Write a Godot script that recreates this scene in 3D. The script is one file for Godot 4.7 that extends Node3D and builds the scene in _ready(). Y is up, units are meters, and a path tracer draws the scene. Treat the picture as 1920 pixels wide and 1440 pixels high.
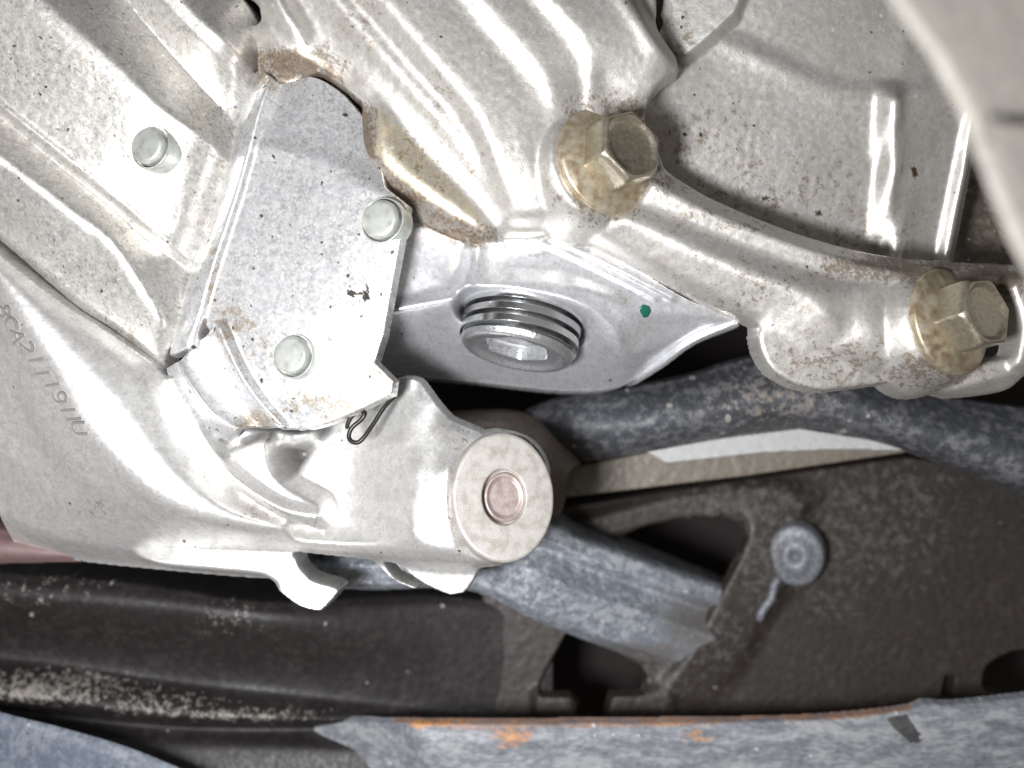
extends Node3D

# Working unit: 1 u = 0.125 mm. Castings are worked out in u and scaled to metres on commit.
const U := 0.000125
const EYE := 2091.0            # distance of the lens from the plane z = 0, in u
var na := FastNoiseLite.new()
var nb := FastNoiseLite.new()
var nc := FastNoiseLite.new()
var nd := FastNoiseLite.new()
var taken := {}
var M := {}

# ------------------------------------------------------------------ helpers
func P(x: float, y: float, z: float) -> Vector3:      # a measured point at its own depth
	var k := (EYE - z) / EYE
	return Vector3((x - 960.0) * k, (720.0 - y) * k, z)

func numbered(called: String) -> String:
	var n: int = taken.get(called, 0)
	taken[called] = n + 1
	return called if n == 0 else "%s_%03d" % [called, n]

func tag(o: Node, label: String, category: String, group := "", kind := "") -> void:
	o.set_meta("label", label)
	if category != "": o.set_meta("category", category)
	if group != "": o.set_meta("group", group)
	if kind != "": o.set_meta("kind", kind)

func thing(called: String, label: String, category: String, at := Vector3.ZERO, group := "") -> Node3D:
	var o := Node3D.new()
	o.name = numbered(called)
	add_child(o, true)
	o.position = at * U
	tag(o, label, category, group)
	return o

func part(called: String, mesh: Mesh, mat: Material, parent: Node3D, world := true) -> MeshInstance3D:
	var o := MeshInstance3D.new()
	o.name = called
	o.mesh = mesh
	o.material_override = mat
	parent.add_child(o, true)
	if world and parent != self: o.position = -parent.position
	return o

func spline(row: Array, n: int) -> PackedVector3Array:
	var pts := PackedVector3Array()
	for a in row: pts.append(P(a[0], a[1], a[2]))
	var acc := PackedFloat32Array([0.0])
	for i in range(1, pts.size()): acc.append(acc[i - 1] + pts[i].distance_to(pts[i - 1]))
	var out := PackedVector3Array()
	var total := acc[acc.size() - 1]
	var k := 0
	for i in n + 1:
		var s := total * i / n
		while k < pts.size() - 2 and acc[k + 1] < s: k += 1
		var t := clampf((s - acc[k]) / maxf(acc[k + 1] - acc[k], 1e-5), 0, 1)
		var p0 := pts[maxi(k - 1, 0)]
		var p3 := pts[mini(k + 2, pts.size() - 1)]
		out.append(pts[k].cubic_interpolate(pts[k + 1], p0, p3, t))
	return out

# A casting's skin: a height grid over the world's x and y, worked up from lofts, plates and bosses, with rounded fillets.
class Relief:
	var host
	var x0: float
	var y0: float
	var st: float
	var nx: int
	var ny: int
	var H := PackedFloat32Array()
	var low: float
	var thick := 0.0
	const NONE := -1.0e6
	func _init(h, ax: float, ay: float, bx: float, by: float, zlow: float, step := 2.0):
		host = h
		st = step
		x0 = minf(ax, bx); y0 = minf(ay, by)
		nx = int(absf(bx - ax) / st) + 1
		ny = int(absf(by - ay) / st) + 1
		low = zlow
		H.resize(nx * ny)
		H.fill(NONE)
	# mode 0 raises, 1 lowers what is there, 2 opens a hole
	func tri(a: Vector3, b: Vector3, c: Vector3, mode := 0) -> void:
		var d := (b.y - c.y) * (a.x - c.x) + (c.x - b.x) * (a.y - c.y)
		if absf(d) < 1e-6: return
		var dzx := ((b.y - c.y) * (a.z - c.z) + (c.y - a.y) * (b.z - c.z)) / d
		var dzy := ((c.x - b.x) * (a.z - c.z) + (a.x - c.x) * (b.z - c.z)) / d
		var lo := maxi(0, int(ceil((minf(a.y, minf(b.y, c.y)) - y0) / st)))
		var hi := mini(ny - 1, int(floor((maxf(a.y, maxf(b.y, c.y)) - y0) / st)))
		var e := [a, b, c]
		for j in range(lo, hi + 1):
			var y := y0 + j * st
			var xa := 1e9
			var xb := -1e9
			for k in 3:
				var p: Vector3 = e[k]
				var q: Vector3 = e[(k + 1) % 3]
				if (p.y <= y and q.y >= y) or (q.y <= y and p.y >= y):
					if absf(q.y - p.y) < 1e-9:
						xa = minf(xa, minf(p.x, q.x)); xb = maxf(xb, maxf(p.x, q.x))
					else:
						var x := p.x + (q.x - p.x) * (y - p.y) / (q.y - p.y)
						xa = minf(xa, x); xb = maxf(xb, x)
			var ia := maxi(0, int(ceil((xa - x0) / st - 1e-4)))
			var ib := mini(nx - 1, int(floor((xb - x0) / st + 1e-4)))
			var z := c.z + dzy * (y - c.y) + dzx * (x0 + ia * st - c.x)
			var at := j * nx
			for i in range(ia, ib + 1):
				if mode == 0:
					if z > H[at + i]: H[at + i] = z
				elif mode == 1:
					if H[at + i] > NONE and z < H[at + i]: H[at + i] = z
				else:
					H[at + i] = NONE
				z += dzx * st
	func loft(rows: Array, smooth := false, n := 30, mode := 0) -> void:
		var g: Array = []
		for r in rows: g.append(host.spline(r, n))
		if smooth:
			var f: Array = []
			for k in g.size() - 1:
				for s in 5:
					var t := s / 5.0
					var o := PackedVector3Array()
					for i in n + 1: o.append(g[k][i].cubic_interpolate(g[k + 1][i], g[maxi(k - 1, 0)][i], g[mini(k + 2, g.size() - 1)][i], t))
					f.append(o)
			f.append(g[g.size() - 1])
			g = f
		for k in g.size() - 1:
			for i in n:
				tri(g[k][i], g[k][i + 1], g[k + 1][i], mode)
				tri(g[k][i + 1], g[k + 1][i + 1], g[k + 1][i], mode)
	func plate(poly: Array, z: float, ax := 0.0, ay := 0.0, curve := true, mode := 0) -> void:
		var c := Vector2.ZERO
		for p in poly: c += Vector2(p[0], p[1])
		c /= poly.size()
		var pts := PackedVector2Array()
		for p in poly: pts.append(Vector2(p[0], p[1]))
		if curve: pts = host.rounded(pts)
		var ids := Geometry2D.triangulate_polygon(pts)
		var w: Array = []
		for p in pts: w.append(host.P(p.x, p.y, z + ax * (p.x - c.x) + ay * (p.y - c.y)))
		for k in range(0, ids.size(), 3): tri(w[ids[k]], w[ids[k + 1]], w[ids[k + 2]], mode)
	# a turned boss: profile of [radius, height along the axis]
	func boss(at: Vector3, axis: Vector3, profile: Array, n := 48, mode := 0) -> void:
		var zx := axis.normalized()
		var ux := Vector3.UP.cross(zx).normalized()
		var uy := zx.cross(ux)
		for k in profile.size() - 1:
			for i in n:
				var q := []
				for m in [[k, i], [k, i + 1], [k + 1, i], [k + 1, i + 1]]:
					var th: float = TAU * m[1] / n
					q.append(at + (ux * cos(th) + uy * sin(th)) * profile[m[0]][0] + zx * profile[m[0]][1])
				tri(q[0], q[1], q[2], mode)
				tri(q[1], q[3], q[2], mode)
	func box_pass(A: PackedFloat32Array, r: int, along_x: bool) -> PackedFloat32Array:
		var out := PackedFloat32Array()
		out.resize(A.size())
		var n := nx if along_x else ny
		var m := ny if along_x else nx
		var sa := 1 if along_x else nx
		var sb := nx if along_x else 1
		var inv := 1.0 / (2 * r + 1)
		for j in m:
			var o := j * sb
			var sum := 0.0
			for i in range(-r, r + 1): sum += A[o + clampi(i, 0, n - 1) * sa]
			for i in n:
				out[o + i * sa] = sum * inv
				sum += A[o + mini(i + r + 1, n - 1) * sa] - A[o + maxi(i - r, 0) * sa]
		return out
	# rounds creases inside the covered area; its outline stays
	func fillet(r: int, passes := 2) -> void:
		var A := PackedFloat32Array()
		var B := PackedFloat32Array()
		A.resize(H.size()); B.resize(H.size())
		for i in H.size():
			var c := H[i] > NONE
			A[i] = H[i] if c else 0.0
			B[i] = 1.0 if c else 0.0
		for p in passes:
			A = box_pass(box_pass(A, r, true), r, false)
			B = box_pass(box_pass(B, r, true), r, false)
		for i in H.size():
			if H[i] > NONE: H[i] = A[i] / maxf(B[i], 1e-4)
	# rolls the outline over by depth d within about r cells
	func roll(r: int, d: float) -> void:
		var B := PackedFloat32Array()
		B.resize(H.size())
		for i in H.size(): B[i] = 1.0 if H[i] > NONE else 0.0
		for p in 2: B = box_pass(box_pass(B, r, true), r, false)
		for i in H.size():
			if H[i] > NONE:
				var m := 1.0 - clampf((B[i] - 0.45) / 0.55, 0, 1)
				H[i] -= d * m * m
	func rough(amp: float, fine: float) -> void:
		for j in ny:
			for i in nx:
				var k := j * nx + i
				if H[k] > NONE:
					var x := x0 + i * st
					var y := y0 + j * st
					H[k] += amp * host.nb.get_noise_3d(x, y, 7.0) + fine * host.nc.get_noise_3d(x, y, 3.0)
	func mesh(paint: Callable, soft := 1) -> ArrayMesh:
		var solid := PackedFloat32Array()
		solid.resize(H.size())
		for i in H.size(): solid[i] = 1.0 if H[i] > NONE else 0.0
		if thick > 0:
			var A := PackedFloat32Array()
			A.resize(H.size())
			for i in H.size(): A[i] = H[i] if solid[i] > 0 else 0.0
			var B := solid
			for p in 2:
				A = box_pass(box_pass(A, 3, true), 3, false)
				B = box_pass(box_pass(B, 3, true), 3, false)
			for i in H.size():
				if solid[i] == 0: H[i] = A[i] / B[i] - thick if B[i] > 0.002 else low
		for i in H.size():
			if H[i] <= NONE: H[i] = low
		for p in 2:
			if soft > 0: H = box_pass(box_pass(H, soft, true), soft, false)
			solid = box_pass(box_pass(solid, maxi(soft, 1), true), maxi(soft, 1), false)
		var id := PackedInt32Array()
		id.resize(H.size())
		id.fill(-1)
		var V := PackedVector3Array()
		var N := PackedVector3Array()
		var C := PackedColorArray()
		var T := PackedInt32Array()
		var rim := 0.22
		for j in range(1, ny - 1):
			for i in range(1, nx - 1):
				var k := j * nx + i
				var m := solid[k]
				var x := x0 + i * st
				var y := y0 + j * st
				if m < rim:
					# just outside: slide the vertex onto the outline
					if m <= 0.0 or (solid[k - 1] < rim and solid[k + 1] < rim and solid[k - nx] < rim and solid[k + nx] < rim and solid[k - nx - 1] < rim and solid[k + nx + 1] < rim and solid[k - nx + 1] < rim and solid[k + nx - 1] < rim): continue
					var g := Vector2(solid[k + 1] - solid[k - 1], solid[k + nx] - solid[k - nx]) * 0.5
					var step := g * ((rim - m) / maxf(g.length_squared(), 1e-4))
					step = step.limit_length(1.2)
					x += step.x * st
					y += step.y * st
				id[k] = V.size()
				V.append(Vector3(x, y, H[k]) * U)
				var gx := (H[mini(i + 1, nx - 1) + j * nx] - H[maxi(i - 1, 0) + j * nx]) / (2 * st)
				var gy := (H[i + mini(j + 1, ny - 1) * nx] - H[i + maxi(j - 1, 0) * nx]) / (2 * st)
				N.append(Vector3(-gx, -gy, 1).normalized())
				C.append(paint.call(x, y, H[k]))
		for j in ny - 1:
			for i in nx - 1:
				var k := j * nx + i
				if solid[k] < rim and solid[k + 1] < rim and solid[k + nx] < rim and solid[k + nx + 1] < rim: continue
				var a := id[k]
				var b := id[k + 1]
				var c := id[k + nx]
				var d := id[k + nx + 1]
				if a < 0 or b < 0 or c < 0 or d < 0: continue
				T.append_array(PackedInt32Array([a, c, b, b, c, d]))
		return host.committed(V, N, C, T)

func committed(V: PackedVector3Array, N: PackedVector3Array, C: PackedColorArray, T: PackedInt32Array) -> ArrayMesh:
	var arr := []
	arr.resize(Mesh.ARRAY_MAX)
	arr[Mesh.ARRAY_VERTEX] = V
	arr[Mesh.ARRAY_NORMAL] = N
	if C.size() > 0: arr[Mesh.ARRAY_COLOR] = C
	arr[Mesh.ARRAY_INDEX] = T
	var m := ArrayMesh.new()
	m.add_surface_from_arrays(Mesh.PRIMITIVE_TRIANGLES, arr)
	return m

func rounded(pts: PackedVector2Array) -> PackedVector2Array:
	var out := PackedVector2Array()
	var n := pts.size()
	for i in n:
		var a := pts[(i + n - 1) % n]
		var b := pts[i]
		var c := pts[(i + 1) % n]
		var d := pts[(i + 2) % n]
		var steps := clampi(int(b.distance_to(c) / 14.0), 1, 10)
		for s in steps:
			# centripetal-like: mild tension keeps corners from overshooting
			var t := float(s) / steps
			var q := b.cubic_interpolate(c, a, d, t)
			out.append(q.lerp(b.lerp(c, t), 0.45))
	return out

func relief(ax: float, ay: float, bx: float, by: float, z: float, low: float, step := 2.0) -> Relief:
	var a := P(ax, ay, z)
	var b := P(bx, by, z)
	return Relief.new(self, a.x, a.y, b.x, b.y, low, step)

# hash for the specks
func hsh(x: int, y: int, s: int) -> float:
	var h := (x * 374761393 + y * 668265263 + s * 974634347) & 0x7fffffff
	h = ((h ^ (h >> 13)) * 1274126177) & 0x7fffffff
	return float((h ^ (h >> 16)) & 0xffff) / 65535.0

# what the surface is made of at a place: bare alloy, grained blotches of dirt and of plain tint, dark and pale specks
func painter(s: Dictionary) -> Callable:
	var base: Color = s.base
	var tone: Color = s.get("tone", Color(0.36, 0.33, 0.29))
	var blotch_tint: Color = s.get("blotch_tint", Color(0.2, 0.165, 0.13))
	var spots: Array = s.get("spots", [])
	var g0: float = s.get("dirt", 0.0)
	var dots: float = s.get("dots", 0.0)
	var pale: float = s.get("pale", 0.0)
	var mott: float = s.get("mottle", 0.1)
	var dotc: Color = s.get("dot_color", Color(0.05, 0.045, 0.04))
	var palec: Color = s.get("pale_color", Color(0.8, 0.78, 0.74))
	var cell: float = s.get("cell", 15.0)
	var sx: float = s.get("sx", 1.0)
	var big: float = s.get("big", 1.0)
	var grit: float = s.get("grit", 0.0)
	var areas: Array = []
	for q in s.get("areas", []):
		var pp := PackedVector2Array()
		var bx := Rect2(q[0][0][0], q[0][0][1], 0, 0)
		for v in q[0]:
			pp.append(Vector2(v[0], v[1]))
			bx = bx.expand(Vector2(v[0], v[1]))
		areas.append([pp, bx.grow(8), q[1], q[2]])
	return func(x: float, y: float, z: float) -> Color:
		var k := EYE / (EYE - z)
		var px := 960.0 + x * k
		var py := 720.0 - y * k
		var a := na.get_noise_3d(x * sx, y, z)
		var b := nb.get_noise_3d(x * sx, y, z)
		var c := nc.get_noise_3d(x * sx, y, z)
		var d := nd.get_noise_3d(x * sx, y, z)
		var col := base * (1.0 + mott * (a * 0.5 + b * 0.8 + c * 0.9 + d * 0.6))
		if grit > 0: col = col * (1.0 + grit * clampf((b * 0.7 + c * 1.1 + d * 0.9) * (0.7 + 0.8 * a), -0.8, 0.6))
		# the thin film of road dust, in patches
		var w := clampf((a * 0.6 + b * 0.8 + c * 0.5 + g0 - 0.45) * 3.0, 0, 1)
		if w > 0: col = col.lerp(tone, w * 0.6)
		for q in areas:
			var v := Vector2(px + 5.0 * b + 3.0 * c, py + (5.0 * c - 3.0 * b) * (1.0 if sx > 0.9 else 0.5))
			if q[1].has_point(v) and Geometry2D.is_point_in_polygon(v, q[0]):
				var tt: Color = q[2]
				col = col.lerp(tt * (1.0 + 0.3 * b + 0.4 * d), clampf(q[3] + 0.45 * c + 0.35 * b, 0, 1))
		var g := -1.0
		for q in spots:
			var dx: float = (px - q[0]) / q[2]
			var dy: float = (py - q[1]) / q[3]
			var r := dx * dx + dy * dy
			if r < 1.6: g = maxf(g, q[4] * (1.0 - r * 0.62))
		if g > 0:
			var h := clampf((b * 0.75 + c * 0.75 + d * 0.5 + (g - 0.55) * 1.35) * 4.0, 0, 1)
			if h > 0: col = col.lerp(blotch_tint * (1.0 + 0.7 * d + 0.4 * b), h * 0.75)
		if dots > 0 or pale > 0:
			var ci := int(floor(x / cell))
			var cj := int(floor(y / cell))
			var lot := hsh(ci, cj, 1)
			var dense := dots * clampf(1.0 + 2.2 * a, 0.1, 2.5)
			if lot < dense + pale:
				var ox := (ci + 0.3 + 0.4 * hsh(ci, cj, 2)) * cell - x
				var oy := (cj + 0.3 + 0.4 * hsh(ci, cj, 3)) * cell - y
				var th := hsh(ci, cj, 4) * TAU
				var u := ox * cos(th) + oy * sin(th)
				var v := oy * cos(th) - ox * sin(th)
				var size := big * cell * (0.09 + 0.2 * hsh(ci, cj, 5) * hsh(ci, cj, 6))
				if u * u + v * v * 2.2 + c * 6.0 < size * size:
					col = dotc if lot < dense else palec
		return Color(col.r, col.g, col.b, 1)

# a turned or hexagonal solid about +z, rings of [z, radius, across-flats or 0, turn]
func turned(rings: Array, n := 96) -> ArrayMesh:
	var V := PackedVector3Array()
	var T := PackedInt32Array()
	for r in rings:
		for i in n:
			var th := TAU * i / n
			var rad: float = r[1]
			if r.size() > 2 and r[2] > 0:
				var q := fposmod(th + (r[3] if r.size() > 3 else 0.0), PI / 3) - PI / 6
				rad = minf(rad, r[2] * 0.5 / cos(q))
			V.append(Vector3(cos(th) * rad, sin(th) * rad, r[0]) * U)
	for k in rings.size() - 1:
		for i in n:
			var a := k * n + i
			var b := k * n + (i + 1) % n
			T.append_array(PackedInt32Array([a, a + n, b, b, a + n, b + n]))
	return shaded(V, T)

func shaded(V: PackedVector3Array, T: PackedInt32Array, C := PackedColorArray()) -> ArrayMesh:
	var N := PackedVector3Array()
	N.resize(V.size())
	for k in range(0, T.size(), 3):
		var f := (V[T[k + 2]] - V[T[k]]).cross(V[T[k + 1]] - V[T[k]])
		for m in 3: N[T[k + m]] += f
	for i in N.size(): N[i] = N[i].normalized() if N[i].length() > 0 else Vector3(0, 0, 1)
	return committed(V, N, C, T)

func tube(pts: PackedVector3Array, rad: float, n := 10) -> ArrayMesh:
	var V := PackedVector3Array()
	var T := PackedInt32Array()
	var m := pts.size()
	for i in m:
		var d := (pts[mini(i + 1, m - 1)] - pts[maxi(i - 1, 0)]).normalized()
		var u := d.cross(Vector3(0.13, 0.2, 1)).normalized()
		var v := d.cross(u)
		var r := rad * (0.3 if i == 0 or i == m - 1 else 1.0)
		for k in n:
			var th := TAU * k / n
			V.append((pts[i] + (u * cos(th) + v * sin(th)) * r) * U)
	for i in m - 1:
		for k in n:
			var a := i * n + k
			var b := i * n + (k + 1) % n
			T.append_array(PackedInt32Array([a, a + n, b, b, a + n, b + n]))
	return shaded(V, T)

func aim(o: Node3D, at: Vector3, axis: Vector3, roll := 0.0) -> void:
	var z := axis.normalized()
	var x := Vector3.UP.cross(z).normalized()
	o.transform = Transform3D(Basis(x, z.cross(x), z) * Basis(Vector3(0, 0, 1), roll), at * U)

func noise_tex(seed_: int, freq: float, as_normal: bool, strength := 4.0, ramp: Gradient = null, oct := 4) -> NoiseTexture2D:
	var t := NoiseTexture2D.new()
	var f := FastNoiseLite.new()
	f.seed = seed_
	f.noise_type = FastNoiseLite.TYPE_SIMPLEX_SMOOTH
	f.frequency = freq
	f.fractal_octaves = oct
	t.noise = f
	t.width = 512
	t.height = 512
	t.seamless = true
	t.as_normal_map = as_normal
	t.bump_strength = strength
	if ramp: t.color_ramp = ramp
	return t

func ramp(a: float, b: float) -> Gradient:
	var g := Gradient.new()
	g.set_color(0, Color(a, a, a))
	g.set_color(1, Color(b, b, b))
	return g

func stuff(metal: float, rough_lo: float, rough_hi: float, grain: float, seed_: int, tint := Color.WHITE, painted := true) -> StandardMaterial3D:
	var m := StandardMaterial3D.new()
	m.vertex_color_use_as_albedo = painted
	m.albedo_color = tint
	m.metallic = metal
	m.roughness = 1.0
	m.roughness_texture = noise_tex(seed_, 0.02, false, 1.0, ramp(rough_lo, rough_hi))
	m.roughness_texture_channel = BaseMaterial3D.TEXTURE_CHANNEL_RED
	if grain > 0:
		m.normal_enabled = true
		m.normal_texture = noise_tex(seed_ + 9, 0.08, true, 3.0)
		m.normal_scale = grain
	m.uv1_triplanar = true
	m.uv1_world_triplanar = true
	m.uv1_scale = Vector3.ONE * 47.0
	return m

func blotch(m: StandardMaterial3D, seed_: int, stops: Array, freq := 0.03) -> void:
	var g := Gradient.new()
	g.offsets = PackedFloat32Array(stops.map(func(q): return q[0]))
	g.colors = PackedColorArray(stops.map(func(q): return q[1]))
	m.albedo_texture = noise_tex(seed_, freq, false, 1.0, g, 4)

func _ready() -> void:
	# ---------------------------------------------------------------- camera, sky, light, exposure
	var cam := Camera3D.new()
	cam.name = "camera"
	cam.fov = 38.0
	cam.near = 0.01
	cam.far = 10.0
	cam.position = Vector3(0, 0, EYE * U)
	var lens := CameraAttributesPhysical.new()
	lens.frustum_focal_length = 12.0 / tan(deg_to_rad(19.0))
	lens.frustum_focus_distance = (EYE - 20.0) * U
	lens.exposure_aperture = 7.5
	lens.frustum_near = 0.01
	lens.frustum_far = 10.0
	cam.attributes = lens
	add_child(cam)
	cam.current = true
	var we := WorldEnvironment.new()
	we.name = "environment"
	var env := Environment.new()
	var sky := Sky.new()
	var sm := ProceduralSkyMaterial.new()
	sm.sky_top_color = Color(0.74, 0.74, 0.74)
	sm.sky_horizon_color = Color(0.88, 0.86, 0.83)
	sm.ground_horizon_color = Color(0.62, 0.59, 0.55)
	sm.ground_bottom_color = Color(0.42, 0.39, 0.36)
	sky.sky_material = sm
	env.background_mode = Environment.BG_SKY
	env.sky = sky
	env.background_energy_multiplier = 0.52
	env.tonemap_mode = Environment.TONE_MAPPER_LINEAR
	env.tonemap_exposure = 1.16
	env.sdfgi_enabled = true
	env.ssao_enabled = true
	env.ssil_enabled = true
	we.environment = env
	add_child(we)

	for q in [[na, 1.0 / 95.0, 11], [nb, 1.0 / 26.0, 12], [nc, 1.0 / 8.0, 13], [nd, 1.0 / 3.8, 14]]:
		q[0].frequency = q[1]
		q[0].seed = q[2]
		q[0].noise_type = FastNoiseLite.TYPE_SIMPLEX_SMOOTH
		q[0].fractal_octaves = 2

	# the hand-held work lamp to the left of the lens
	var lamp_at := Vector3(-640, -330, 1940)
	var lamp := thing("work_lamp", "small square white work lamp held left of the viewer", "lamp", lamp_at)
	lamp.look_at_from_position(lamp_at * U, Vector3(20, -40, 0) * U)
	var body := BoxMesh.new()
	body.size = Vector3(440, 440, 120) * U
	M.black = stuff(0.0, 0.4, 0.7, 0.2, 60, Color(0.08, 0.08, 0.08), false)
	var bo := part("lamp_body", body, M.black, lamp, false)
	bo.position = Vector3(0, 0, 62) * U
	var face := BoxMesh.new()
	face.size = Vector3(400, 400, 4) * U
	var glow := StandardMaterial3D.new()
	glow.albedo_color = Color(0.9, 0.9, 0.9)
	glow.emission_enabled = true
	glow.emission = Color(0.985, 0.99, 1.0)
	glow.emission_energy_multiplier = 3.0
	var fa := part("lamp_lens", face, glow, lamp, false)
	fa.position = Vector3(0, 0, -2) * U
	var al := AreaLight3D.new()
	al.name = "lamp_light"
	al.area_size = Vector2(400, 400) * U
	al.light_energy = 0.138
	al.light_color = Color(0.985, 0.99, 1.0)
	al.area_range = 3.0
	al.shadow_enabled = true
	lamp.add_child(al)
	al.position = Vector3(0, 0, -8) * U

	# ---------------------------------------------------------------- materials
	M.cast = stuff(0.72, 0.34, 0.5, 0.22, 1)
	M.bright = stuff(0.72, 0.3, 0.44, 0.18, 2)
	M.matte = stuff(0.1, 0.6, 0.8, 0.1, 15)
	M.paint = stuff(0.0, 0.42, 0.7, 0.14, 3)
	M.zinc = stuff(0.85, 0.2, 0.5, 0.3, 4, Color(1, 1, 1), false)
	blotch(M.zinc, 71, [[0.0, Color(0.5, 0.44, 0.35)], [0.26, Color(0.68, 0.635, 0.55)], [0.5, Color(0.725, 0.69, 0.62)], [0.8, Color(0.77, 0.74, 0.67)], [1.0, Color(0.84, 0.82, 0.78)]], 0.03)
	M.stain = stuff(0.6, 0.3, 0.6, 0.3, 16, Color(1, 1, 1), false)
	blotch(M.stain, 76, [[0.0, Color(0.5, 0.42, 0.32)], [0.3, Color(0.6, 0.53, 0.43)], [0.55, Color(0.7, 0.66, 0.57)], [1.0, Color(0.8, 0.77, 0.71)]], 0.012)
	M.steel = stuff(1.0, 0.14, 0.3, 0.08, 5, Color(0.74, 0.75, 0.76), false)
	M.worn = stuff(0.85, 0.16, 0.42, 1.0, 18, Color(0.83, 0.835, 0.845), false)
	M.thread = stuff(1.0, 0.16, 0.3, 0.08, 17)
	M.pin = stuff(0.6, 0.3, 0.45, 0.12, 6, Color(1, 1, 1), false)
	blotch(M.pin, 72, [[0.0, Color(0.62, 0.62, 0.58)], [0.45, Color(0.78, 0.79, 0.77)], [1.0, Color(0.84, 0.85, 0.83)]], 0.011)
	M.wire = stuff(0.8, 0.3, 0.5, 0.1, 7, Color(0.2, 0.19, 0.18), false)
	M.void = stuff(0.0, 0.8, 0.95, 0.3, 8, Color(0.12, 0.10, 0.095), false)

	background()
	right_case()
	drain_casing()
	left_casing()
	plate()
	housing()
	gearbox_case()
	hardware()
	foreground()

func left_casing() -> void:
	var r := relief(-70, -60, 540, 740, 0, -140)
	r.loft([
		[[420, -50, -30], [470, 10, -40], [500, 60, -80]],
		[[300, -50, 44], [360, 20, 42], [415, 70, 36], [455, 110, -10], [485, 130, -85]],
		[[262, -50, 40], [330, 28, 38], [395, 90, 30], [445, 140, -20], [478, 160, -85]],
		[[200, -50, -14], [275, 45, -16], [365, 150, -26], [425, 220, -48], [460, 250, -90]],
		[[26, -50, 62], [110, 26, 62], [218, 118, 58], [300, 200, 52], [372, 250, 24], [418, 295, -30], [440, 320, -95]],
		[[0, -50, 62], [84, 36, 62], [195, 130, 58], [280, 212, 50], [355, 268, 20], [410, 312, -36], [434, 340, -95]],
		[[-60, 60, 26], [30, 130, 24], [140, 225, 22], [235, 300, 18], [325, 360, 0], [380, 400, -46], [408, 420, -95]],
		[[-60, 130, 2], [20, 200, 4], [109, 273, 4], [204, 350, 2], [292, 427, -8], [345, 475, -45], [378, 505, -95]],
		[[-64, 138, 10], [15, 210, 11], [104, 282, 10], [199, 359, 7], [287, 435, -3], [341, 481, -44], [374, 511, -95]],
		[[-68, 148, -24], [6, 220, -24], [94, 294, -24], [190, 372, -26], [278, 447, -34], [334, 492, -58], [370, 520, -95]],
		[[-60, 240, 40], [73, 342, 36], [146, 400, 34], [212, 450, 28], [270, 540, 12], [310, 606, -18], [332, 636, -80]],
		[[-60, 258, 40], [66, 356, 36], [138, 414, 34], [200, 462, 28], [256, 550, 12], [302, 616, -18], [326, 646, -80]],
		[[-60, 385, -22], [36, 470, -22], [139, 560, -22], [208, 606, -26], [296, 676, -44], [312, 690, -70]],
		[[-60, 400, -60], [36, 485, -60], [139, 577, -60], [208, 620, -60], [300, 692, -80], [318, 700, -90]],
	])
	for j in r.ny:
		for i in r.nx:
			var k := j * r.nx + i
			if r.H[k] > Relief.NONE:
				var run := (960.0 + r.x0 + i * r.st) * 0.75 + (720.0 - r.y0 - j * r.st) * 0.66
				r.H[k] += clampf(300.0 - run, -120.0, 420.0) * 0.1
	r.fillet(2, 2)
	r.roll(3, 9)
	r.rough(0.5, 0.3)
	var t := thing("transmission_casing", "dull ribbed aluminium casing with diagonal ribs and one round pin, left of the speckled plate", "engine part", P(150, 300, -140))
	part("ribbed_wall", r.mesh(painter({"base": Color(0.595, 0.579, 0.548), "tone": Color(0.48, 0.45, 0.41), "dirt": 0.36, "mottle": 0.16, "dots": 0.05, "pale": 0.12, "cell": 12.0, "big": 1.1, "grit": 0.34,
		"blotch_tint": Color(0.2, 0.165, 0.13), "spots": [[430, 300, 90, 220, 0.36], [60, 140, 120, 60, 0.3], [250, 640, 80, 50, 0.45], [160, 500, 110, 50, 0.4], [300, 330, 70, 60, 0.3]]})), M.cast, t)  # the first spot darkens the groove beside the plate in brown blotches

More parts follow.
